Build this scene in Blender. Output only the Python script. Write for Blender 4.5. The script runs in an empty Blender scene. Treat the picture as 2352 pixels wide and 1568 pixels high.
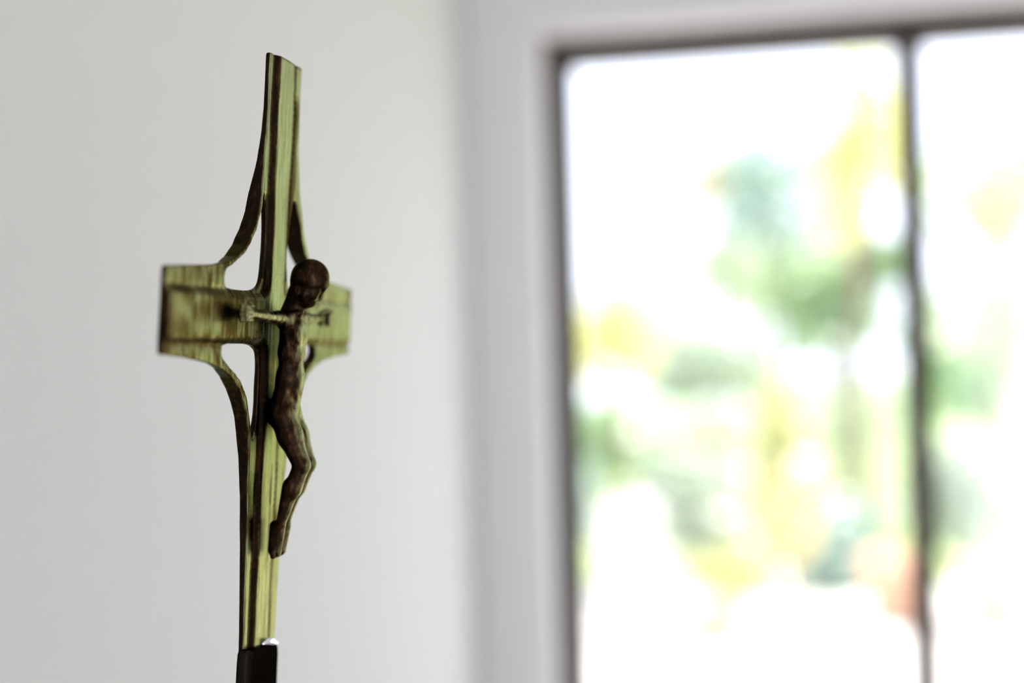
import bpy, math, random
import numpy as np
from mathutils import Matrix, Vector

SC = bpy.context.scene
COL = SC.collection
PI = math.pi

# ------------------------------------------------------------------ camera
FPX = 3267.0                                   # focal length in px of the 2352 frame (50 mm)
YAW, PITCH, ROLL = map(math.radians, (12.0, 0.74, 1.5))
CAM = np.array([0, 0, 1.5])
FWD = np.array([-math.sin(YAW) * math.cos(PITCH), math.cos(YAW) * math.cos(PITCH), math.sin(PITCH)])
r0 = np.array([math.cos(YAW), math.sin(YAW), 0.0]); u0 = np.cross(r0, FWD)
RGT = r0 * math.cos(ROLL) - u0 * math.sin(ROLL)
UPV = u0 * math.cos(ROLL) + r0 * math.sin(ROLL)
cd = bpy.data.cameras.new('camera'); cam = bpy.data.objects.new('camera', cd); COL.objects.link(cam)
cam.matrix_world = Matrix(((RGT[0], UPV[0], -FWD[0], CAM[0]), (RGT[1], UPV[1], -FWD[1], CAM[1]),
                           (RGT[2], UPV[2], -FWD[2], CAM[2]), (0, 0, 0, 1)))
cd.sensor_width = 36.0; cd.lens = 50.0; cd.clip_start = .02; cd.clip_end = 200
cd.dof.use_dof = True; cd.dof.focus_distance = 0.578; cd.dof.aperture_fstop = 2.6
cd.dof.aperture_blades = 0
SC.camera = cam

# ------------------------------------------------------------------ light
SC.view_settings.view_transform = 'Standard'; SC.view_settings.look = 'None'
SC.view_settings.gamma = 1.0; SC.view_settings.use_curve_mapping = False
SC.view_settings.exposure = 0.0
SC.cycles.max_bounces = 14; SC.cycles.diffuse_bounces = 7; SC.cycles.transparent_max_bounces = 16
SC.cycles.glossy_bounces = 6
SC.cycles.use_denoising = True
SC.cycles.sample_clamp_indirect = 12.0
SKY = 3.15
w = bpy.data.worlds.new('world'); SC.world = w; w.use_nodes = True
bg = w.node_tree.nodes['Background']; bg.inputs['Color'].default_value = (0.89, 0.955, 1.12, 1); bg.inputs['Strength'].default_value = SKY
sd = bpy.data.lights.new('sun', 'SUN'); sd.energy = 14.0; sd.angle = math.radians(0.6); sd.color = (1.0, .96, .88)
so = bpy.data.objects.new('sun', sd); COL.objects.link(so)
so.rotation_euler = Vector((-0.80, 0.12, -0.72)).to_track_quat('-Z', 'Y').to_euler()
so.location = (3, -3, 8)

# ------------------------------------------------------------------ room measures
WX, WY, WT = -0.553, 2.30, 0.145               # left wall plane, window wall inner face, its thickness
OX0, OX1, OZ0, OZ1 = -0.437, 1.90, 0.42, 2.041   # window opening
RX, BY, CZ = 2.5, -1.9, 2.6
pd = bpy.data.lights.new('window_portal', 'AREA'); pd.shape = 'RECTANGLE'; pd.size = OX1 - OX0; pd.size_y = OZ1 - OZ0
pd.cycles.is_portal = True
po = bpy.data.objects.new('window_portal', pd); COL.objects.link(po)
po.location = ((OX0 + OX1) / 2, WY + WT + .02, (OZ0 + OZ1) / 2); po.rotation_euler = (-PI / 2, 0, 0)
BX0, BX1, BZ0, BZ1 = .55, 2.35, .2, 2.4       # window added unseen behind the camera, to light the window wall
pd2 = pd.copy(); pd2.size = BX1 - BX0; pd2.size_y = BZ1 - BZ0
po2 = bpy.data.objects.new('added_window_portal', pd2); COL.objects.link(po2)
po2.location = ((BX0 + BX1) / 2, BY - .13, (BZ0 + BZ1) / 2); po2.rotation_euler = (PI / 2, 0, 0)

# ------------------------------------------------------------------ helpers
def mat(name, rgb, rough=.6, metal=0.0, build=None):
    m = bpy.data.materials.new(name); m.use_nodes = True
    b = m.node_tree.nodes['Principled BSDF']
    b.inputs['Base Color'].default_value = (*rgb, 1); b.inputs['Roughness'].default_value = rough
    b.inputs['Metallic'].default_value = metal
    if build: build(m.node_tree, m.node_tree.nodes, m.node_tree.links, b)
    return m

def noise(N, L, scale, detail=4, vec=None, rough=.55):
    n = N.new('ShaderNodeTexNoise'); n.inputs['Scale'].default_value = scale
    n.inputs['Detail'].default_value = detail; n.inputs['Roughness'].default_value = rough
    if vec is not None: L.new(vec, n.inputs['Vector'])
    return n

def ramp(N, L, fac, stops):
    r = N.new('ShaderNodeValToRGB'); L.new(fac, r.inputs[0])
    while len(r.color_ramp.elements) < len(stops): r.color_ramp.elements.new(.5)
    for e, (p, c) in zip(r.color_ramp.elements, stops): e.position = p; e.color = (*c, 1)
    return r

def texco(N, L, scale=(1, 1, 1)):
    t = N.new('ShaderNodeTexCoord'); mp = N.new('ShaderNodeMapping'); mp.inputs['Scale'].default_value = scale
    L.new(t.outputs['Object'], mp.inputs[0]); return mp.outputs[0]

def bump(N, L, b, height, strength, dist):
    bp = N.new('ShaderNodeBump'); bp.inputs['Strength'].default_value = strength; bp.inputs['Distance'].default_value = dist
    L.new(height, bp.inputs['Height']); L.new(bp.outputs[0], b.inputs['Normal'])

class MB:
    def __init__(self): self.v, self.f = [], []
    def box(self, a, b):
        i = len(self.v)
        self.v += [(x, y, z) for x in (a[0], b[0]) for y in (a[1], b[1]) for z in (a[2], b[2])]
        self.f += [tuple(i + k for k in q) for q in ((0, 1, 3, 2), (4, 6, 7, 5), (0, 4, 5, 1), (2, 3, 7, 6), (0, 2, 6, 4), (1, 5, 7, 3))]
        return self
    def lathe(self, prof, c=(0, 0, 0), n=32, sx=1, sy=1):
        i = len(self.v)
        for r, z in prof:
            for k in range(n):
                a = 2 * PI * k / n; self.v.append((c[0] + r * sx * math.cos(a), c[1] + r * sy * math.sin(a), c[2] + z))
        for j in range(len(prof) - 1):
            for k in range(n):
                k2 = (k + 1) % n; self.f.append((i + j * n + k, i + j * n + k2, i + (j + 1) * n + k2, i + (j + 1) * n + k))
        self.f.append(tuple(i + k for k in range(n))[::-1]); self.f.append(tuple(i + (len(prof) - 1) * n + k for k in range(n)))
        return self
    def tube(self, pts, rads, n=8):
        i = len(self.v); P = [Vector(p) for p in pts]
        for j, p in enumerate(P):
            d = (P[min(j + 1, len(P) - 1)] - P[max(j - 1, 0)]).normalized()
            a = d.orthogonal().normalized(); b = d.cross(a)
            for k in range(n):
                t = 2 * PI * k / n; self.v.append(tuple(p + rads[j] * (a * math.cos(t) + b * math.sin(t))))
        for j in range(len(P) - 1):
            for k in range(n):
                k2 = (k + 1) % n; self.f.append((i + j * n + k, i + j * n + k2, i + (j + 1) * n + k2, i + (j + 1) * n + k))
        self.f.append(tuple(i + k for k in range(n))[::-1]); self.f.append(tuple(i + (len(P) - 1) * n + k for k in range(n)))
        return self
    def build(self, name, m, parent=None, smooth=False, bevel=0):
        me = bpy.data.meshes.new(name); me.from_pydata(self.v, [], self.f); me.update()
        me.materials.append(m)
        if smooth: me.polygons.foreach_set('use_smooth', [True] * len(me.polygons))
        o = bpy.data.objects.new(name, me); COL.objects.link(o)
        if bevel:
            bv = o.modifiers.new('bevel', 'BEVEL'); bv.width = bevel; bv.segments = 3; bv.limit_method = 'ANGLE'
        if parent: o.parent = parent
        return o

def npmesh(name, V, Q, m, parent=None, smooth=True, attr=None):
    me = bpy.data.meshes.new(name); me.vertices.add(len(V)); me.vertices.foreach_set('co', V.astype(np.float32).ravel())
    k = Q.shape[1]
    me.loops.add(Q.size); me.loops.foreach_set('vertex_index', Q.astype(np.int32).ravel())
    me.polygons.add(len(Q)); me.polygons.foreach_set('loop_start', np.arange(0, Q.size, k, dtype=np.int32))
    me.update(calc_edges=True); me.validate()
    if smooth: me.polygons.foreach_set('use_smooth', [True] * len(me.polygons))
    for an, av in (attr or {}).items():
        a = me.attributes.new(an, 'FLOAT', 'POINT'); a.data.foreach_set('value', av.astype(np.float32))
    me.materials.append(m)
    o = bpy.data.objects.new(name, me); COL.objects.link(o)
    if parent: o.parent = parent
    return o

def empty(name, loc=(0, 0, 0)):
    o = bpy.data.objects.new(name, None); o.location = loc; o.empty_display_size = .05; COL.objects.link(o); return o

def tag(o, label=None, cat=None, group=None, kind=None):
    if label: o['label'] = label
    if cat: o['category'] = cat
    if group: o['group'] = group
    if kind: o['kind'] = kind
    return o

# ------------------------------------------------------------------ materials of the room
def _plaster(t, N, L, b):
    co = texco(N, L)
    n = noise(N, L, 60, 5, co); bump(N, L, b, n.outputs[0], .15, .002)
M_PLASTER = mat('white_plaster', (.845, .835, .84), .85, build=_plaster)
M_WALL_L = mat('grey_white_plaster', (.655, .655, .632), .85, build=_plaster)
def _wood(dark, light, sc=(1, 12, 12)):
    def f(t, N, L, b):
        co = texco(N, L, sc); n = noise(N, L, 3, 6, co)
        r = ramp(N, L, n.outputs[0], [(.3, dark), (.7, light)]); L.new(r.outputs[0], b.inputs['Base Color'])
    return f
M_FRAME = mat('dark_stained_frame_wood', (.06, .04, .03), .5, build=_wood((.030, .022, .018), (.065, .042, .03), (30, 30, 2)))
M_FLOOR = mat('oak_floor', (.2, .12, .07), .45, build=_wood((.42, .34, .26), (.55, .46, .36), (14, 1.5, 1)))
M_PANEL = mat('brown_wood_panelling', (.12, .07, .04), .5, build=_wood((.045, .026, .016), (.09, .05, .03), (8, 8, 1)))
def _glass(t, N, L, b):
    N.remove(b); out = N['Material Output']
    tr = N.new('ShaderNodeBsdfTransparent'); gl = N.new('ShaderNodeBsdfGlossy'); gl.inputs['Roughness'].default_value = .02
    mx = N.new('ShaderNodeMixShader'); mx.inputs[0].default_value = .06
    L.new(tr.outputs[0], mx.inputs[1]); L.new(gl.outputs[0], mx.inputs[2]); L.new(mx.outputs[0], out.inputs[0])
M_GLASS = mat('window_glass', (1, 1, 1), build=_glass)

# ------------------------------------------------------------------ the room
T = .12
def struct(o): o['kind'] = 'structure'; return o
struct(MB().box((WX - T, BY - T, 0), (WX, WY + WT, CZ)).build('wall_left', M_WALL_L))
wf = MB()
wf.box((WX, WY, 0), (OX0, WY + WT, CZ)).box((OX0, WY, OZ1), (OX1, WY + WT, CZ)).box((OX0, WY, 0), (OX1, WY + WT, OZ0)).box((OX1, WY, 0), (RX, WY + WT, CZ))
struct(wf.build('wall_front', M_PLASTER))
struct(MB().box((RX, BY - T, 0), (RX + T, WY + WT, CZ)).build('wall_right', M_PLASTER))
struct(MB().box((WX, BY - T, 0), (BX0, BY, CZ)).box((BX1, BY - T, 0), (RX, BY, CZ)).box((BX0, BY - T, 0), (BX1, BY, BZ0)).box((BX0, BY - T, BZ1), (BX1, BY, CZ)).build('wall_back', M_PLASTER))
bw = MB()
for a, b in (((BX0, BZ0), (BX1, BZ0 + .05)), ((BX0, BZ1 - .05), (BX1, BZ1)), ((BX0, BZ0 + .05), (BX0 + .05, BZ1 - .05)), ((BX1 - .05, BZ0 + .05), (BX1, BZ1 - .05)), ((1.425, BZ0 + .05), (1.475, BZ1 - .05))):
    bw.box((a[0], BY - .09, a[1]), (b[0], BY - .04, b[1]))
struct(bw.build('added_window_back', M_FRAME))  # frame of the added, unseen window that brings in extra daylight
struct(MB().box((WX - T, BY - T, -.1), (RX + T, WY + WT, 0)).build('floor', M_FLOOR))
struct(MB().box((WX - T - .3, BY - T - .3, CZ), (RX + T + .3, WY + WT + .25, CZ + .15)).build('ceiling', M_PLASTER))
struct(MB().box((WX, BY, 0), (WX + .012, WY, .08)).build('baseboard_left', M_PLASTER, bevel=.003))

# window: frame at the outer face of the wall
FY0, FY1 = WY + WT - .065, WY + WT
FW = .041                                           # visible frame border
wnd = struct(empty('window_1', ((OX0 + OX1) / 2, FY0, OZ0)))
def wpart(mb, name, m, bevel=0):
    o = mb.build(name, m, bevel=bevel); o.parent = wnd; o.matrix_parent_inverse = Matrix.Translation(-wnd.location); return o
MX = .163; MW = .043
wpart(MB().box((OX0, FY0, OZ0), (OX0 + FW, FY1, OZ1)).box((OX1 - FW, FY0, OZ0), (OX1, FY1, OZ1))
      .box((OX0 + FW, FY0, OZ1 - FW), (OX1 - FW, FY1, OZ1)).box((OX0 + FW, FY0, OZ0), (OX1 - FW, FY1, OZ0 + FW)), 'window_frame', M_FRAME)
for xm in (MX, .89):
    wpart(MB().box((xm - MW / 2, FY0, OZ0 + FW), (xm + MW / 2, FY1, OZ1 - FW)), 'mullion', M_FRAME, .004)
xs = [OX0 + FW, MX - MW / 2, MX + MW / 2, .89 - MW / 2, .89 + MW / 2, OX1 - FW]
for k in range(3):
    wpart(MB().box((xs[2 * k] , FY0 + .03, OZ0 + FW), (xs[2 * k + 1], FY0 + .034, OZ1 - FW)), 'window_pane', M_GLASS)
wpart(MB().box((OX0, WY - .03, OZ0 - .03), (OX1, FY0, OZ0)), 'window_sill', M_PLASTER, .004)

# ------------------------------------------------------------------ signed-distance modelling (millimetres)
def surfnet(F, org, h):
    """surface nets: one vertex per crossed cell, quads across crossed grid edges"""
    S = F < 0
    nx, ny, nz = F.shape
    cnt = np.zeros((nx - 1, ny - 1, nz - 1), np.uint8)
    for a in (0, 1):
        for b in (0, 1):
            for c in (0, 1):
                cnt += S[a:nx - 1 + a, b:ny - 1 + b, c:nz - 1 + c]
    act = (cnt > 0) & (cnt < 8)
    I = np.argwhere(act)
    idx = -np.ones(act.shape, np.int32); idx[act] = np.arange(len(I))
    acc = np.zeros((len(I), 3)); num = np.zeros(len(I))
    corners = [(a, b, c) for a in (0, 1) for b in (0, 1) for c in (0, 1)]
    val = {c: F[I[:, 0] + c[0], I[:, 1] + c[1], I[:, 2] + c[2]] for c in corners}
    for c in corners:
        for ax in range(3):
            if c[ax] == 0:
                d = list(c); d[ax] = 1; d = tuple(d)
                v0, v1 = val[c], val[d]; m = (v0 < 0) != (v1 < 0)
                t = v0[m] / (v0[m] - v1[m])
                p = np.tile(np.array(c, float), (m.sum(), 1)); p[:, ax] += t
                acc[m] += p; num[m] += 1
    V = (I + acc / num[:, None]) * h + org
    quads = []
    for ax in range(3):
        A = [slice(None)] * 3; B = [slice(None)] * 3
        A[ax] = slice(0, -1); B[ax] = slice(1, None)
        E = np.argwhere(S[tuple(A)] != S[tuple(B)])
        o1, o2 = [(1, 2), (2, 0), (0, 1)][ax]
        E = E[(E[:, o1] > 0) & (E[:, o2] > 0) & (E[:, o1] < F.shape[o1] - 1) & (E[:, o2] < F.shape[o2] - 1)]
        inside = S[E[:, 0], E[:, 1], E[:, 2]]
        def cell(d1, d2):
            c = E.copy(); c[:, o1] -= d1; c[:, o2] -= d2; return idx[c[:, 0], c[:, 1], c[:, 2]]
        q = np.stack([cell(1, 1), cell(0, 1), cell(0, 0), cell(1, 0)], 1)
        q[~inside] = q[~inside][:, ::-1]
        quads.append(q)
    Q = np.concatenate(quads)
    return V, Q

def vnoise(x, y, seed, sx, sy):
    """smooth value noise on a 2-D grid of coordinates"""
    rs = np.random.RandomState(seed); G = rs.rand(64, 64)
    u, v = x / sx + 500, y / sy + 500
    iu, iv = np.floor(u).astype(int), np.floor(v).astype(int); fu, fv = u - iu, v - iv
    fu = fu * fu * (3 - 2 * fu); fv = fv * fv * (3 - 2 * fv)
    g = lambda a, b: G[a % 64, b % 64]
    return (g(iu, iv) * (1 - fu) + g(iu + 1, iv) * fu) * (1 - fv) + (g(iu, iv + 1) * (1 - fu) + g(iu + 1, iv + 1) * fu) * fv - .5

def poly_sdf(X, Y, P):
    """signed distance to polygon, negative inside"""
    d = np.full(X.shape, 1e9); ins = np.zeros(X.shape, bool); n = len(P)
    for i in range(n):
        ax, ay = P[i]; bx, by = P[(i + 1) % n]
        ex, ey = bx - ax, by - ay; px, py = X - ax, Y - ay
        t = np.clip((px * ex + py * ey) / (ex * ex + ey * ey), 0, 1)
        d = np.minimum(d, (px - t * ex) ** 2 + (py - t * ey) ** 2)
        c = ((ay > Y) != (by > Y)) & (X < (bx - ax) * (Y - ay) / (by - ay + 1e-12) + ax)
        ins ^= c
    d = np.sqrt(d); d[ins] *= -1
    return d

def chaikin(P, it=2, keep=()):
    for _ in range(it):
        Q = []
        for i in range(len(P)):
            a, b = np.array(P[i]), np.array(P[(i + 1) % len(P)])
            Q += [tuple(a * .75 + b * .25), tuple(a * .25 + b * .75)]
        P = Q
    return P

def smax(a, b, k):
    h = np.clip(.5 + .5 * (a - b) / k, 0, 1); return b * (1 - h) + a * h + k * h * (1 - h)
def smin(a, b, k):
    h = np.clip(.5 + .5 * (b - a) / k, 0, 1); return b * (1 - h) + a * h - k * h * (1 - h)
def sstep(a, b, x):
    t = np.clip((x - a) / (b - a), 0, 1); return t * t * (3 - 2 * t)

# ---- cross outline (s across, v up), left half traced then mirrored: the casting is symmetric
half = [(-15.8, 108), (-15.7, 85), (-16.4, 76), (-18.0, 63), (-20.0, 51.5), (-22.6, 42), (-27.0, 34.4), (-33.2, 27.5), (-41.5, 22.3), (-51, 19.5),
        (-62, 18), (-76, 17), (-90, 16.2), (-103.2, 15.3), (-103.4, 0), (-103.2, -16.3), (-82, -17.5), (-62, -19.6), (-51.5, -21.8), (-42.0, -25.4), (-34.5, -30.4),
        (-29.0, -36.2), (-25.0, -42), (-22.3, -48.7), (-19.8, -58.4), (-18.2, -76.4), (-17.2, -94.4), (-16.2, -121), (-15.2, -152)]
def right_(a, b):
    a = -a
    if abs(a) > 98: return a - 1.8 + (.0 if abs(b) > 1 else .2), b
    return a + (2.6 if b > 0 else 1.8) * min(1, max(0, (abs(b) - 20) / 20)), b
half = [(a + (1.0 if a < -98 else 0), b) for a, b in half]
outer = [right_(a, b) for a, b in half[::-1]] + half
out_left = half
holeU = [(-16.2, 53), (-20.8, 42), (-25.8, 32.5), (-34, 24.8), (-45, 19.2), (-52, 16.8), (-52.6, 13), (-51.8, 9.7), (-38, 9.4), (-24, 9.6), (-15.5, 11.3), (-12.6, 16), (-11.8, 26), (-12.4, 40)]
holeL = [(-17.4, -53), (-21.0, -46.5), (-24.2, -38.5), (-28, -32), (-34, -26.5), (-42, -22.3), (-51.5, -18), (-52.2, -14.5), (-50, -12.2), (-36, -12.0), (-24, -12.3), (-15.2, -13.5), (-12.2, -18), (-11.8, -34), (-13.2, -46)]
H = .45
gs = np.arange(-105.5, 105.6, H); gv = np.arange(-156, 111, H); gn = np.arange(-9.5, 4.6, H)
S2, V2 = np.meshgrid(gs, gv, indexing='ij')
wob = .25 * vnoise(S2, V2, 3, 14, 11) + .12 * vnoise(S2, V2, 4, 4, 5)
D = poly_sdf(S2, V2, outer) + wob
for P in (holeU, holeL):
    Pc = chaikin(P, 2)
    for sg in (1, -1):
        D = smax(D, -(poly_sdf(S2, V2, [(sg * a, b) for a, b in Pc]) - wob), .8)
aS = np.abs(S2 + .3 * vnoise(S2, V2, 5, 30, 18))
# raised ridge: upright and crossbar with a filleted crossing
rw = np.interp(V2, [-150, -110, -70, 40, 62, 87, 108], [6.6, 6.6, 7.0, 7.0, 7.6, 8.2, 7.6])
dV = aS - rw; dH = np.abs(V2 + 1.7 + .3 * vnoise(S2, V2, 6, 12, 30)) - 7.0
ridge = smin(dV, dH, 9.0)                          # negative on the ridge
rise = 1 - sstep(0, 1, np.clip(ridge / 4.6, 0, 1) )
rim_h = -.45 + .75 * sstep(-2, 6, S2) + 1.3 * np.exp(-((V2 - 36) / 20) ** 2) * sstep(13, 22, aS) * (1 - sstep(45, 70, aS)) + 1.2 * np.exp(-((V2 + 36) / 20) ** 2) * sstep(13, 22, aS) * (1 - sstep(45, 70, aS))
groove = -.5 * np.exp(-((ridge - 3.6) / 1.3) ** 2)
hf = rim_h + groove + (.95 - .035 * np.clip(S2, -12, 12) - rim_h) * rise
# tool marks: rungs in the grooves, upright ribs on the arm blocks, long streaks down the shaft
arm = sstep(16, 26, aS) * sstep(1.5, 3.0, ridge)
sh = (1 - sstep(14, 20, aS))
gmask = np.exp(-((ridge - 2.6) / 2.0) ** 2)
hf += .10 * gmask * sh * np.sin(V2 * 2 * PI / 3.1 + 3 * vnoise(S2, V2, 8, 9, 9)) * sstep(5, 12, np.abs(V2))
slant = S2 + .18 * V2
hf += arm * (.34 * vnoise(slant, V2, 9, 1.5, 14) + .25 * vnoise(slant, V2, 10, 3.2, 9))
hf += .30 * gmask * sstep(14, 22, aS) * (1 - sstep(50, 58, aS)) * vnoise(slant, V2, 11, 1.3, 8)
hf += sh * (.16 * vnoise(S2, V2, 12, 1.1, 30) + .16 * vnoise(S2, V2, 13, 2.6, 45)) * (ridge < 0)
hf += .25 * vnoise(S2, V2, 14, 9, 12)
hf -= .35 * np.exp(-((S2 - 3.2) / .9) ** 2) * (V2 < -62)
# thickness
tb = np.interp(V2, [-152, -125, -95, -75, -60, -50, -30, -20, -12, 12, 20, 30, 42, 50, 61, 75, 108], [-.5, .3, .9, 1.4, 2.2, 2.7, 2.7, 2.0, .3, .3, 3.0, 3.7, 3.2, 2.7, 1.2, .3, 0])
nb = -3.2 - tb * sstep(13, 18, aS) * (1 - sstep(40, 62, aS)) - .25 * vnoise(S2, V2, 15, 10, 10)
Fc = np.empty((len(gs), len(gv), len(gn)), np.float32)
for k, n_ in enumerate(gn):
    Fc[:, :, k] = smax(smax(D, (n_ - hf) * .93, .6), (nb - n_) * .97, 1.4)
V, Q = surfnet(Fc, np.array([gs[0], gv[0], gn[0]]), H); del Fc
V = np.stack([V[:, 2], V[:, 0], V[:, 1]], 1)       # (n, s, v)
ii = np.clip(((V[:, 1] - gs[0]) / H).round().astype(int), 0, len(gs) - 1); jj = np.clip(((V[:, 2] - gv[0]) / H).round().astype(int), 0, len(gv) - 1)
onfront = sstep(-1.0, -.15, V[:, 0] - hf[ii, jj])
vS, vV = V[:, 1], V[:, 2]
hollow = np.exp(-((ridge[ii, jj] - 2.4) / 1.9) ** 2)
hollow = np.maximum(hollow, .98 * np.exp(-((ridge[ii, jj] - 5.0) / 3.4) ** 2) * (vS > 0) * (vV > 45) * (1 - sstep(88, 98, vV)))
hollow *= 1 - .75 * ((vV > 0) & (np.abs(vS) > 15)) * (1 - sstep(14, 17, vV))  # upper bar edges painted brighter, as lit from above
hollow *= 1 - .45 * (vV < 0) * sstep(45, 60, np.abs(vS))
wear_shade = 1 - .30 * sstep(-20, -50, vS * 1.0) if False else np.ones(len(vS))
wear_shade -= .42 * (vS < 0) * sstep(14, 30, np.abs(vS)) + .12 * (vS > 0) * sstep(14, 30, np.abs(vS))
wear_shade -= .55 * np.exp(-((vS + 48) / 15) ** 2 - ((vV - .5) / 6.5) ** 2)  # painted shade and reflection of the near hand
wear_shade -= 1.1 * np.exp(-(np.clip(np.abs(vS + 2) - 8, 0, 99) / 5) ** 2 - (np.clip(np.abs(vV + 9) - 3, 0, 99) / 5) ** 2)  # shade and reflection of the figure at the crossing, painted dark
wear_shade -= .55 * (1 - sstep(-16, -10, vV)) * sstep(-56, -40, vV) * (ridge[ii, jj] < .5)  # ridge behind the figure painted darker, as its shade
wear_shade *= 1 - .9 * (np.abs(vS) < 14.5) * (np.abs(vV) < 50) * (np.abs(vV) > 15) * sstep(1.0, 2.5, ridge[ii, jj])
wear_shade -= .55 * np.exp(-((vV + 88) / 6.0) ** 2) * sstep(9, 12, np.abs(vS))
wear_shade += .9 * vnoise(vS + .18 * vV, vV, 21, 1.1, 10) * sstep(14, 24, np.abs(vS)) * (np.abs(vV) < 20) * (ridge[ii, jj] > .5)
wear_shade += .45 * vnoise(vS, vV, 22, 5, 6) * sstep(12, 22, np.abs(vS)) + .30 * vnoise(vS, vV, 23, .9, 24)
polish_light_c = np.clip(onfront * (1 - .95 * hollow) * wear_shade, 0, 1)  # window light on front faces painted in, mixed with wear and groove patina
# ---- corpus
h = .36
bx = dict(s=(-54, 54), n=(-3, 27), v=(-106, 28))
ax_s = np.arange(*bx['s'], h); ax_n = np.arange(*bx['n'], h); ax_v = np.arange(*bx['v'], h)
FB = np.full((len(ax_s), len(ax_n), len(ax_v)), 50.0, np.float32)
def _local(lo, hi, pad):
    sl = []
    for a, l, g in zip((ax_s, ax_n, ax_v), lo, hi):
        i0 = max(0, np.searchsorted(a, l - pad)); i1 = min(len(a), np.searchsorted(a, g + pad)); sl.append(slice(i0, i1))
    return tuple(sl)
def cone(a, b, ra, rb, k=1.5, ss=1.0, sub=False):
    """rounded cone from a to b; ss stretches it across (s)"""
    a, b = np.array(a, float), np.array(b, float); R = max(ra, rb) * max(ss, 1) + 1
    sl = _local(np.minimum(a, b) - R, np.maximum(a, b) + R, k + 4)
    X = ax_s[sl[0]][:, None, None]; Y = ax_n[sl[1]][None, :, None]; Z = ax_v[sl[2]][None, None, :]
    mx = (a[0] + b[0]) / 2; X = mx + (X - mx) / ss; aa, bb = a.copy(), b.copy(); aa[0] = mx + (a[0] - mx) / ss; bb[0] = mx + (b[0] - mx) / ss
    e = bb - aa; L2 = max(e @ e, 1e-6)
    t = np.clip(((X - aa[0]) * e[0] + (Y - aa[1]) * e[1] + (Z - aa[2]) * e[2]) / L2, 0, 1)
    d = np.sqrt((X - aa[0] - t * e[0]) ** 2 + (Y - aa[1] - t * e[1]) ** 2 + (Z - aa[2] - t * e[2]) ** 2) - (ra + (rb - ra) * t)
    FB[sl] = smax(FB[sl], -d, k) if sub else smin(FB[sl], d, k)
def ell(c, r, k=1.5, sub=False, tilt=0):
    c, r = np.array(c, float), np.array(r, float); sl = _local(c - r.max(), c + r.max(), k + 4)
    X = ax_s[sl[0]][:, None, None] - c[0]; Y = ax_n[sl[1]][None, :, None] - c[1]; Z = ax_v[sl[2]][None, None, :] - c[2]
    ct, st = math.cos(tilt), math.sin(tilt); Y, Z = Y * ct + Z * st, -Y * st + Z * ct
    q = np.sqrt((X / r[0]) ** 2 + (Y / r[1]) ** 2 + (Z / r[2]) ** 2); q2 = np.sqrt((X / r[0] ** 2) ** 2 + (Y / r[1] ** 2) ** 2 + (Z / r[2] ** 2) ** 2) + 1e-6
    d = q * (q - 1) / q2
    FB[sl] = smax(FB[sl], -d, k) if sub else smin(FB[sl], d, k)
# trunk
cone((0, 8.6, -4.5), (0, 8.4, -15), 5.3, 5.1, ss=1.4)
cone((0, 8.2, -15), (0, 8.3, -26), 5.0, 4.7, 2, ss=1.22)
cone((0, 7.6, -26), (0, 6.9, -38), 5.0, 6.1, 3, ss=1.12)
cone((-6.5, 7.2, -2.2), (6.5, 7.2, -2.2), 3.3, 3.3, 2.5)
for s_ in (-1, 1):
    ell((s_ * 3.6, 12.2, -7.0), (3.7, 1.9, 4.2), 2.2)                      # chest
    ell((s_ * 3.4, 4.6, -41), (3.6, 4.6, 5.5), 3)                        # seat
    cone((s_ * 2.2, 12.6, 1.6), (s_ * 7.0, 9.0, 1.0), .8, .9, 1.4)         # collar bone
    cone((s_ * 5.6, 11.2, -11.5), (s_ * 1.8, 12.6, -15.5), .5, .6, 1.6)    # rib edge
ell((0, 11.6, -27), (4.2, 2.0, 7), 3)
ell((0, 14.6, -24), (.5, .8, .7), .5, sub=True)
# neck and head, bowed forward
cone((0, 12.2, 9), (0, 7.4, 0.4), 3.9, 4.3, 2.2)
cone((0, 5.6, 2.2), (0, 8.6, 10.5), 2.6, 2.6, 2.0)
ell((0, 15.1, 16.6), (6.9, 8.3, 8.0), 1.0)
cone((0, 11.3, 13.5), (0, 9.9, 9.0), 4.4, 3.5, 2.0)
cone((0, 16.0, 13.2), (0, 14.6, 8.0), 5.9, 3.9, 2.0)
cone((-2.4, 20.6, 13.9), (2.4, 20.6, 13.9), 1.9, 1.9, 1.5)
cone((0, 21.1, 12.8), (0, 19.5, 8.9), .75, 1.15, .8)
for s_ in (-1, 1):
    ell((s_ * 2.9, 21.9, 11.5), (1.6, 1.2, .9), 1.2, sub=True)
    ell((s_ * 2.8, 19.8, 11.3), (1.4, 1.1, 1.0), .6)
    ell((s_ * 3.3, 18.0, 9.3), (2.2, 2.0, 2.4), 1.6)
    cone((s_ * 4.4, 14.6, 9.6), (s_ * 2.0, 15.0, 6.3), 2.2, 1.8, 1.8)
    ell((s_ * 6.0, 11.8, 10.8), (.9, 1.3, 2.1), .6, tilt=.35)
    ell((s_ * 6.9, 12.0, 10.9), (.5, .7, 1.2), .4, sub=True, tilt=.35)
cone((-1.1, 17.9, 7.1), (1.1, 17.9, 7.1), .75, .75, .5)
cone((-1.1, 17.3, 6.0), (1.1, 17.3, 6.0), .75, .75, .5)
cone((-1.3, 18.9, 6.55), (1.3, 18.9, 6.55), .28, .28, .3, sub=True)
ell((0, 16.2, 5.6), (1.7, 1.4, 1.3), .9)
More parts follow.
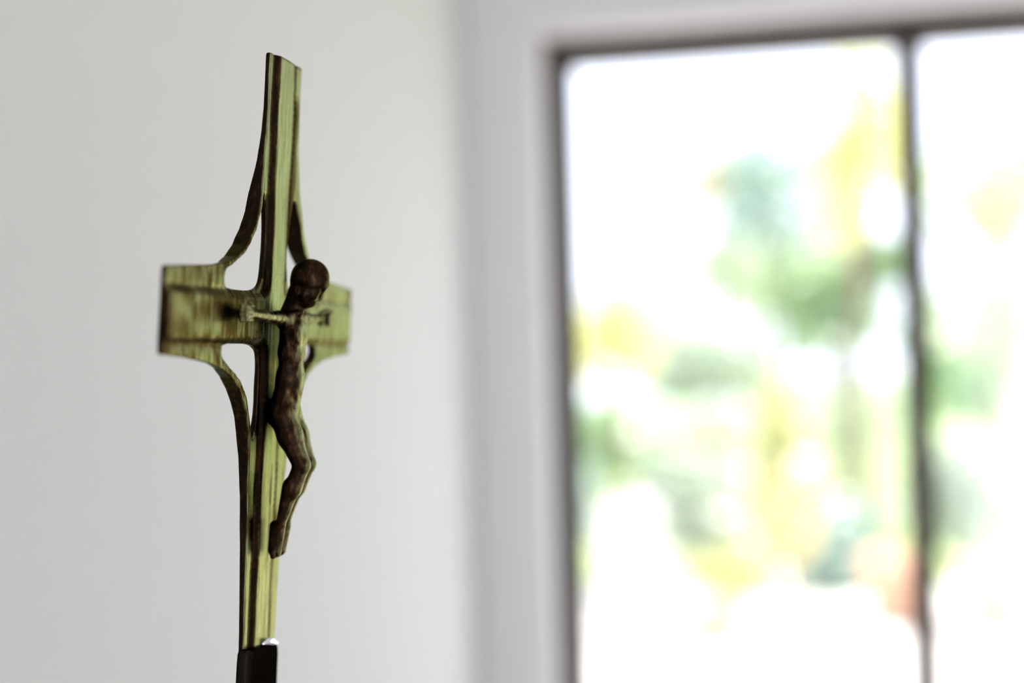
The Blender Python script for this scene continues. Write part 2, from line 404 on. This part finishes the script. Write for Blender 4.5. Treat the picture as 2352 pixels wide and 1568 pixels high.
# legs
for s_, dn in ((-3.7, 0.0), (3.7, -.3)):
    cone((s_, 7.4 + dn, -42), (s_, 11.0 + dn, -50), 5.6, 5.3, 2.2)
    cone((s_, 11.0 + dn, -50), (s_, 16.3 + dn, -61), 5.2, 3.75, 2.0)
    ell((s_, 17.6 + dn, -61.8), (2.9, 2.9, 3.3), 1.2)
    cone((s_, 16.1 + dn, -63), (s_, 13.2 + dn * 3, -72), 3.5, 3.7, 1.0)
    cone((s_, 12.4 + dn * 3, -71), (s_, 8.8 + dn * 3, -86), 3.75, 2.1, 1.5)
    cone((s_ * .85, 7.6, -88.5), (s_ * .75, 6.5, -98.6), 2.9, 2.5, 1.4, ss=.85)
    cone((s_ * .85, 5.5, -87.5), (s_ * .75, 5.2, -98.2), 1.8, 1.9, 1.4)
    for q in range(5):
        a = s_ * .7 + (q - 2) * .95
        cone((a, 5.9, -98.6), (a, 6.1, -100.5 + .12 * q), 1.4, 1.15, .6)
cone((0, 14.6, -44), (0, 19.0, -58), 1.0, .8, .8, sub=True)
# arms and hands
for s_ in (-1, 1):
    cone((s_ * 6.5, 7.2, -1.4), (s_ * 13, 6.9, -.9), 3.3, 2.7, 2.0)
    cone((s_ * 13, 6.9, -.9), (s_ * 25, 5.8, -.4), 2.8, 2.2, 1.5)
    cone((s_ * 25, 5.8, -.4), (s_ * 41.0, 5.2, .2), 2.25, 1.75, 1.2)
    ell((s_ * 44.6, 5.2, 0), (4.0, 2.2, 3.6), 1.2)
    for q, vv in enumerate((2.75, 1.0, -.75, -2.5)):
        ln = (0.6, 1.0, .9, .5)[q]
        cone((s_ * 45.9, 5.0, vv), (s_ * (47.5 + ln), 5.6, vv), 1.08, 1.05, .3)
        cone((s_ * (47.5 + ln), 5.6, vv), (s_ * (47.3 + ln), 7.9, vv * .96), 1.05, .95, .3)
        cone((s_ * (47.3 + ln), 7.9, vv * .96), (s_ * (44.9 + ln * .3), 8.5, vv * .9), .95, .8, .3)
    cone((s_ * 42.7, 5.8, 2.6), (s_ * 43.9, 7.6, 3.7), 1.25, 1.1, .8)
    cone((s_ * 43.9, 7.6, 3.7), (s_ * 46.1, 9.2, 3.0), 1.1, .9, .4)
Vb, Qb = surfnet(FB, np.array([ax_s[0], ax_n[0], ax_v[0]]), h)
gx = np.gradient(FB[:, :, :], axis=1)
ci = tuple(np.clip(((Vb - [ax_s[0], ax_n[0], ax_v[0]]) / h).round().astype(int)[:, k], 0, FB.shape[k] - 1) for k in range(3))
nf = np.clip(gx[ci] / h, -1, 1); del gx, FB
polish_light_b = sstep(.45, .85, nf) * (1 - sstep(-2, 4, Vb[:, 2]) * (1 - (np.abs(Vb[:, 0]) > 10)))  # window light on the figure's front painted into the colour
polish_light_b = np.maximum(polish_light_b, .62 * sstep(9, 13, np.abs(Vb[:, 0])) + .5 * sstep(39, 42, np.abs(Vb[:, 0]))) + .5 * vnoise(Vb[:, 0] + Vb[:, 1], Vb[:, 2], 31, 2.2, 2.6)  # arms and hands painted brighter as lit, plus mottled patina
polish_light_b = np.clip(polish_light_b, 0, 1)
Vb = np.stack([Vb[:, 1], Vb[:, 0], Vb[:, 2]], 1); Qb = Qb[:, ::-1]

# ------------------------------------------------------------------ bronze
def _bronze(dark, brass, grain):
    def f(t, N, L, b):
        at = N.new('ShaderNodeAttribute'); at.attribute_name = 'polish'  # polish holds painted window light and shade, mixed with wear and patina
        co = texco(N, L, grain); n1 = noise(N, L, 500, 6, co, .65)
        co2 = texco(N, L); n2 = noise(N, L, 90, 5, co2, .6)
        ma = N.new('ShaderNodeMath'); ma.operation = 'MULTIPLY_ADD'; L.new(n1.outputs[0], ma.inputs[0]); ma.inputs[1].default_value = 1.7; ma.inputs[2].default_value = -.88
        mb = N.new('ShaderNodeMath'); mb.operation = 'MULTIPLY_ADD'; L.new(n2.outputs[0], mb.inputs[0]); mb.inputs[1].default_value = .5; mb.inputs[2].default_value = -.27
        s1 = N.new('ShaderNodeMath'); s1.operation = 'ADD'; L.new(ma.outputs[0], s1.inputs[0]); L.new(mb.outputs[0], s1.inputs[1])
        s2 = N.new('ShaderNodeMath'); s2.operation = 'ADD'; s2.use_clamp = True; L.new(s1.outputs[0], s2.inputs[0]); L.new(at.outputs['Fac'], s2.inputs[1])
        r = ramp(N, L, s2.outputs[0], [(0.0, dark[0]), (.35, dark[1]), (.62, tuple(.5 * (a + c) for a, c in zip(dark[1], brass))), (1.0, brass)])
        L.new(r.outputs[0], b.inputs['Base Color']); b.inputs['Specular Tint'].default_value = (.62, .64, .50, 1)
        rr = N.new('ShaderNodeMapRange'); L.new(n2.outputs[0], rr.inputs[0]); rr.inputs[1].default_value = .3; rr.inputs[2].default_value = .7
        rr.inputs[3].default_value = .24; rr.inputs[4].default_value = .38; L.new(rr.outputs[0], b.inputs['Roughness'])
        s3 = N.new('ShaderNodeMath'); s3.operation = 'ADD'; L.new(n1.outputs[0], s3.inputs[0]); L.new(n2.outputs[0], s3.inputs[1])
        bump(N, L, b, s3.outputs[0], .5, .0004)
    return f
M_CROSS = mat('aged_bronze_cross', (.2, .2, .1), .4, 1.0, _bronze(((.017, .011, .006), (.062, .030, .012)), (.235, .25, .112), (1, 1, .12)))
M_BODY = mat('aged_bronze_figure', (.2, .1, .05), .4, 1.0, _bronze(((.023, .013, .007), (.072, .038, .018)), (.26, .27, .13), (1, 1, .4)))
M_COLLAR = mat('dark_bronze_socket', (.022, .017, .011), .5, 1.0, lambda t, N, L, b: setattr(b.inputs['Specular Tint'], 'default_value', (.06, .055, .04, 1)))
M_STEEL = mat('silver_solder', (.85, .86, .9), .22, 1.0)

# crucifix origin (crossing of the arms, on the front plane) and its forward lean
ORG = Vector((-0.22247, 0.56589, 1.52120)); LEAN = math.radians(4.3)
cru = empty('crucifix', (ORG.x + .002, ORG.y, 0.0))
tag(cru, 'aged bronze altar crucifix on a stand in front of the white wall', 'crucifix')
nv = Vector((math.cos(LEAN), 0, -math.sin(LEAN))); vv_ = Vector((math.sin(LEAN), 0, math.cos(LEAN)))
ML = Matrix(((nv.x, 0, vv_.x, ORG.x), (0, 1, 0, ORG.y), (nv.z, 0, vv_.z, ORG.z), (0, 0, 0, 1)))
def mount(o, leaning=True):
    o.parent = cru; o.matrix_parent_inverse = Matrix.Translation(-cru.location)
    if leaning: o.matrix_basis = ML
    return o
mount(npmesh('cross', V * .001, Q, M_CROSS, attr={'polish': polish_light_c * .92}))
cp = mount(npmesh('corpus_figure', Vb * .001, Qb, M_BODY, attr={'polish': polish_light_b * .75}))
cp['label'] = 'brown bronze figure with bowed head and outstretched arms'
# socket the shaft sits in: an oval sleeve with a slanted lip
sk = MB(); nseg = 56
rings = [(-300, .75), (-230, .80), (-185, .99), (-165, 1.02), (-150, 1.0), (-144, 1.0), (-140, .98), (-138.2, .93), (-137.8, .86), (-139, .80), (-150, .78)]
for z, r in rings:
    for k in range(nseg):
        a = 2 * PI * k / nseg; cx, sx = math.cos(a), math.sin(a)
        px_ = math.copysign(abs(cx) ** .5, cx) * 3.7 * r - .2; py_ = math.copysign(abs(sx) ** .5, sx) * 17.7 * r
        lip = 0
        if z > -150: lip = (.12 * px_ + .35 * math.sin(3 * a + 1) - 1.8 - .11 * py_) * min(1, (z + 150) / 10)
        sk.v.append((px_ * .001, py_ * .001, (z + lip) * .001))
for j in range(len(rings) - 1):
    for k in range(nseg):
        k2 = (k + 1) % nseg; sk.f.append((j * nseg + k, j * nseg + k2, (j + 1) * nseg + k2, (j + 1) * nseg + k))
sk.f.append(tuple(range(nseg))[::-1]); sk.f.append(tuple((len(rings) - 1) * nseg + k for k in range(nseg)))
so_ = mount(sk.build('socket', M_COLLAR, smooth=True)); so_['label'] = 'dark brown oval socket holding the shaft'
bd = MB().tube([(.0012, .000, -.1388), (.0020, .0035, -.1382), (.0026, .008, -.1390), (.0030, .0125, -.1402)], [.0009, .0016, .0016, .0010], 12)
bead = mount(bd.build('solder_bead', M_STEEL, smooth=True)); bead['label'] = 'shiny silver bead on the socket lip'
btm = ML @ Vector((-.001, 0, -.285))
mount(MB().lathe([(.014, .04), (.014, btm.z - .01), (.011, btm.z + .01)], (btm.x, btm.y, 0), 24).build('stand_pole', M_COLLAR, smooth=True), False)
mount(MB().lathe([(.15, 0), (.15, .012), (.13, .02), (.05, .03), (.016, .06), (.014, .07)], (btm.x, btm.y, 0), 48).build('stand_base', M_COLLAR, smooth=True), False)
cru.location.x = btm.x
for c in cru.children: c.matrix_parent_inverse = Matrix.Translation(-cru.location)

# ------------------------------------------------------------------ the garden
def at(px, py, Y):
    d = FWD + RGT * (px - 1176) / FPX + UPV * (784 - py) / FPX
    return CAM + d * (Y / d[1])
GZ = -.15
def _ground(c1, c2, sc):
    def f(t, N, L, b):
        n = noise(N, L, sc, 5, texco(N, L)); r = ramp(N, L, n.outputs[0], [(.35, c1), (.65, c2)]); L.new(r.outputs[0], b.inputs['Base Color'])
    return f
M_LAWN = mat('lawn', (.3, .4, .15), .9, build=_ground((.30, .40, .16), (.42, .48, .22), 3))
M_PAVE = mat('pale_paving', (.7, .67, .62), .8, build=_ground((.66, .62, .57), (.78, .75, .70), 5))
M_TERRA = mat('terracotta', (.62, .36, .24), .8)
M_BARK = mat('bark', (.16, .12, .09), .9, build=_ground((.10, .075, .055), (.22, .17, .13), 20))
struct(MB().box((-30, WY + WT, GZ - .2), (30, 45, GZ)).build('lawn', M_LAWN))
struct(MB().box((-4, WY + WT, GZ - .1), (6, 10.2, GZ + .02)).build('terrace_paving', M_PAVE))

def leafmat(name, base, var=.25):
    def f(t, N, L, b):
        g = N.new('ShaderNodeNewGeometry'); dk = tuple(c * (1 - var) for c in base); lt = tuple(min(.9, c * (1 + var) + .03) for c in base)
        r = ramp(N, L, g.outputs['Random Per Island'], [(0, dk), (1, lt)])
        tr = N.new('ShaderNodeBsdfTranslucent'); mx = N.new('ShaderNodeMixShader'); mx.inputs[0].default_value = .45
        L.new(r.outputs[0], b.inputs['Base Color']); L.new(r.outputs[0], tr.inputs[0])
        L.new(b.outputs[0], mx.inputs[1]); L.new(tr.outputs[0], mx.inputs[2]); L.new(mx.outputs[0], N['Material Output'].inputs[0])
    return mat(name, base, .5, build=f)
LM = {k: leafmat('leaves_' + k, tuple(min(.86, x * 1.15) for x in c)) for k, c in dict(
    green=(.30, .43, .21), bluegreen=(.33, .43, .38), yellow=(.70, .68, .22), lime=(.52, .62, .25), olive=(.50, .51, .24),
    gold=(.64, .54, .31), peach=(.72, .55, .40), grey=(.42, .48, .38), lilac=(.60, .53, .70), white=(.85, .85, .82), pale=(.50, .58, .42), straw=(.70, .67, .48)).items()}

def foliage(name, blobs, n, size, m, parent, seed):
    """leaf blades scattered through ellipsoids (cx,cy,cz,rx,ry,rz)"""
    rs = np.random.RandomState(seed); vol = np.array([b[3] * b[4] * b[5] for b in blobs]) ** .8; vol /= vol.sum()
    wh = rs.choice(len(blobs), n, p=vol); B = np.array(blobs)[wh]
    d = rs.normal(size=(n, 3)); d /= np.linalg.norm(d, axis=1)[:, None]; rad = rs.rand(n) ** .45
    C = B[:, :3] + d * rad[:, None] * B[:, 3:]
    a = rs.normal(size=(n, 3)); a /= np.linalg.norm(a, axis=1)[:, None]
    b = np.cross(a, rs.normal(size=(n, 3))); b /= np.linalg.norm(b, axis=1)[:, None]; c = np.cross(a, b)
    L = (size * (.6 + .8 * rs.rand(n)))[:, None]
    P = np.stack([C - a * L * .5, C - a * L * .1 + b * L * .26 + c * L * .05, C + a * L * .5, C - a * L * .1 - b * L * .26 + c * L * .05], 1).reshape(-1, 3)
    P[:, 2] = np.maximum(P[:, 2], GZ + .03)
    return npmesh(name, P, np.arange(4 * n).reshape(-1, 4), m, parent, smooth=False)

M_BOKEH_CUP = mat('cream_bokeh_cup', (.86, .87, .74), .5)  # for pale cups added to the plants to make blurred light discs
BOKEH_CUPS = {9: 5, 11: 5, 13: 4, 16: 5, 5: 7, 2: 5, 7: 5, 8: 4, 17: 8, 21: 9, 24: 8, 25: 9, 12: 2, 4: 6, 26: 5, 27: 5}
def tree(name, label, base, trunk_h, blobs, n, size, leaf, seed, cat='tree', group=None, tr=.05):
    t = empty(name, base); tag(t, label, cat, group)
    mb = MB(); rnd = random.Random(seed)
    top = (0, 0, trunk_h)
    mb.tube([(0, 0, 0), (.04 * rnd.uniform(-1, 1), .03, trunk_h * .5), top], [tr, tr * .8, tr * .6])
    for b in blobs:
        mb.tube([(0, 0, trunk_h * .6), (b[0] * .5, b[1] * .5, (trunk_h * .8 + b[2]) / 2), (b[0], b[1], b[2])], [tr * .5, tr * .35, tr * .12], 6)
    mb.build('trunk' if cat == 'tree' else 'stem', M_BARK, t, smooth=True)
    f = foliage('foliage', blobs, n, size, leaf, t, seed); f['kind'] = 'stuff'
    for q in range(BOKEH_CUPS.get(seed, 0)):
        b = blobs[rnd.randrange(len(blobs))]; a = rnd.uniform(-1.2, .9) - .5; e = rnd.uniform(-.5, .9); R_ = rnd.uniform(.05, .10)
        c = (b[0] + b[3] * math.cos(e) * math.cos(a), b[1] + b[4] * math.cos(e) * math.sin(a), b[2] + b[5] * math.sin(e))
        prof = [(R_ * .3, -R_ * .6), (R_ * .8, -R_ * .3), (R_, R_ * .15), (R_ * .8, R_ * .5), (R_ * .4, R_ * .45), (R_ * .15, R_ * .2)]
        MB().lathe(prof, c, 10).build('added_bokeh_cup', M_BOKEH_CUP, t, smooth=True)  # added highlight cup, not a flower of the plant
    return t

# (label, kind, px, py of crown centre, distance, crown radius (across, up), leaf count, leaf size, colour)
rnd = random.Random(7)
def plant(label, cat, px, py, Y, rx, rz, n, size, colour, seed, lobes=5, name=None, solid=1.0):
    c = at(px, py, Y); g = GZ + (.02 if (Y < 10.2 and -4 < c[0] < 6) else 0)
    base = (c[0], c[1], g); H_ = c[2] - g; rr = random.Random(seed)
    bl = [(0, 0, H_, rx * .75, rx * .75, rz * .8)]
    for k in range(lobes):
        a = rr.uniform(0, 2 * PI); q = rr.uniform(.4, .75)
        bl.append((rx * q * math.cos(a), rx * q * math.sin(a) * .7, H_ + rz * rr.uniform(-.6, .6), rx * .42, rx * .42, rz * .38))
    tree(name or cat, label, base, max(.1, H_ - rz * .3), bl, n, size, LM[colour], seed, cat, tr=.05 if cat == 'tree' else .02)

plant('yellow-leaved slender tree rising beside the window mullion', 'tree', 1960, 330, 11.0, .38, 1.0, 700, .12, 'yellow', 1)
plant('blue-green conifer behind the yellow tree in the window', 'tree', 1790, 430, 15.2, .80, .90, 1500, .13, 'bluegreen', 2)
plant('small peach autumn tree at the edge of the bright sky', 'tree', 1655, 400, 18.4, .60, .50, 1100, .14, 'peach', 3)
plant('lime green tree seen through the right pane', 'tree', 2270, 430, 12.6, .75, .85, 1500, .11, 'lime', 4)
plant('green bushy tree left of the mullion at eye level', 'tree', 1930, 690, 13.2, .66, .66, 2000, .12, 'green', 5)
plant('pale green willow filling the gap between peach and yellow trees', 'tree', 1760, 640, 21.0, 1.5, .9, 2400, .15, 'pale', 21)
plant('broad straw coloured tree far behind the left pane', 'tree', 1480, 740, 19.0, 1.0, .70, 1300, .14, 'straw', 22)
plant('broad pale tree far behind the right pane', 'tree', 2290, 720, 20.0, 1.4, 1.1, 2200, .15, 'pale', 23)
plant('golden shrub nearest the left window jamb', 'shrub', 1415, 790, 9.4, .36, .46, 560, .10, 'yellow', 6)
plant('pale grey-green bush in the middle of the left pane', 'shrub', 1640, 830, 14.0, .75, .5, 2000, .12, 'grey', 7)
plant('green shrub below the golden one by the left jamb', 'shrub', 1390, 1010, 10.6, .44, .38, 1500, .10, 'green', 8)
plant('olive-gold upright shrub in the centre of the garden', 'shrub', 1800, 1040, 9.0, .26, .62, 1300, .09, 'olive', 9)
plant('golden brown low shrub in front of the olive one', 'shrub', 1815, 1200, 7.9, .22, .30, 800, .08, 'gold', 10)
plant('rounded grey-green shrub left of the olive one', 'shrub', 1625, 1170, 9.8, .52, .50, 2400, .10, 'grey', 11)
plant('lime green low shrub at the foot of the round one', 'shrub', 1700, 1320, 8.4, .36, .20, 1100, .08, 'olive', 12)
plant('bluish green shrub left of the mullion near the ground', 'shrub', 1910, 1260, 9.8, .36, .46, 1700, .09, 'bluegreen', 13)
plant('lilac flowering bush near the pale paving', 'shrub', 1520, 1340, 8.0, .15, .15, 240, .06, 'lilac', 14)
plant('white flowering bush left of the round shrub', 'shrub', 1440, 1230, 8.6, .26, .34, 600, .07, 'white', 15)
plant('grey-green bush seen through the right pane', 'shrub', 2230, 1130, 10.8, .56, .54, 2400, .10, 'grey', 16)
plant('green tree behind the bush in the right pane', 'tree', 2250, 850, 16.2, .95, .65, 2200, .12, 'green', 17)
plant('small bluish shrub squeezed against the left jamb', 'shrub', 1335, 1150, 7.6, .12, .34, 700, .06, 'bluegreen', 18)
plant('wide pale hedge shrub behind the flowering bushes', 'shrub', 1560, 1010, 16.6, 1.1, .55, 1800, .13, 'pale', 24)
plant('wide pale hedge shrub behind the upright olive one', 'shrub', 1930, 960, 17.6, 1.2, .75, 2200, .13, 'pale', 25)
plant('low pale green hedge shrub standing right behind the upright olive one', 'shrub', 1850, 1210, 12.4, 1.0, .34, 2600, .11, 'grey', 26)
plant('low dark green hedge shrub at the foot of the right pane', 'shrub', 2330, 1230, 13.4, .85, .34, 2200, .11, 'green', 27)

def pot(px, Y, r, hh, label):
    c = at(px, 1400, Y); g = GZ + .02
    t = empty('flower_pot', (c[0], c[1], g)); tag(t, label, 'flower pot')
    MB().lathe([(r * .7, 0), (r, hh * .85), (r * 1.1, hh * .86), (r * 1.1, hh), (r * .95, hh), (r * .9, hh * .9)], (0, 0, 0), 24).build('pot', M_TERRA, t, smooth=True)
pot(1640, 8.0, .12, .22, 'terracotta flower pot below the lime shrub')
pot(2060, 8.8, .20, .40, 'large terracotta flower pot left of the mullion')
pot(2290, 8.6, .20, .38, 'large terracotta flower pot behind the right pane')
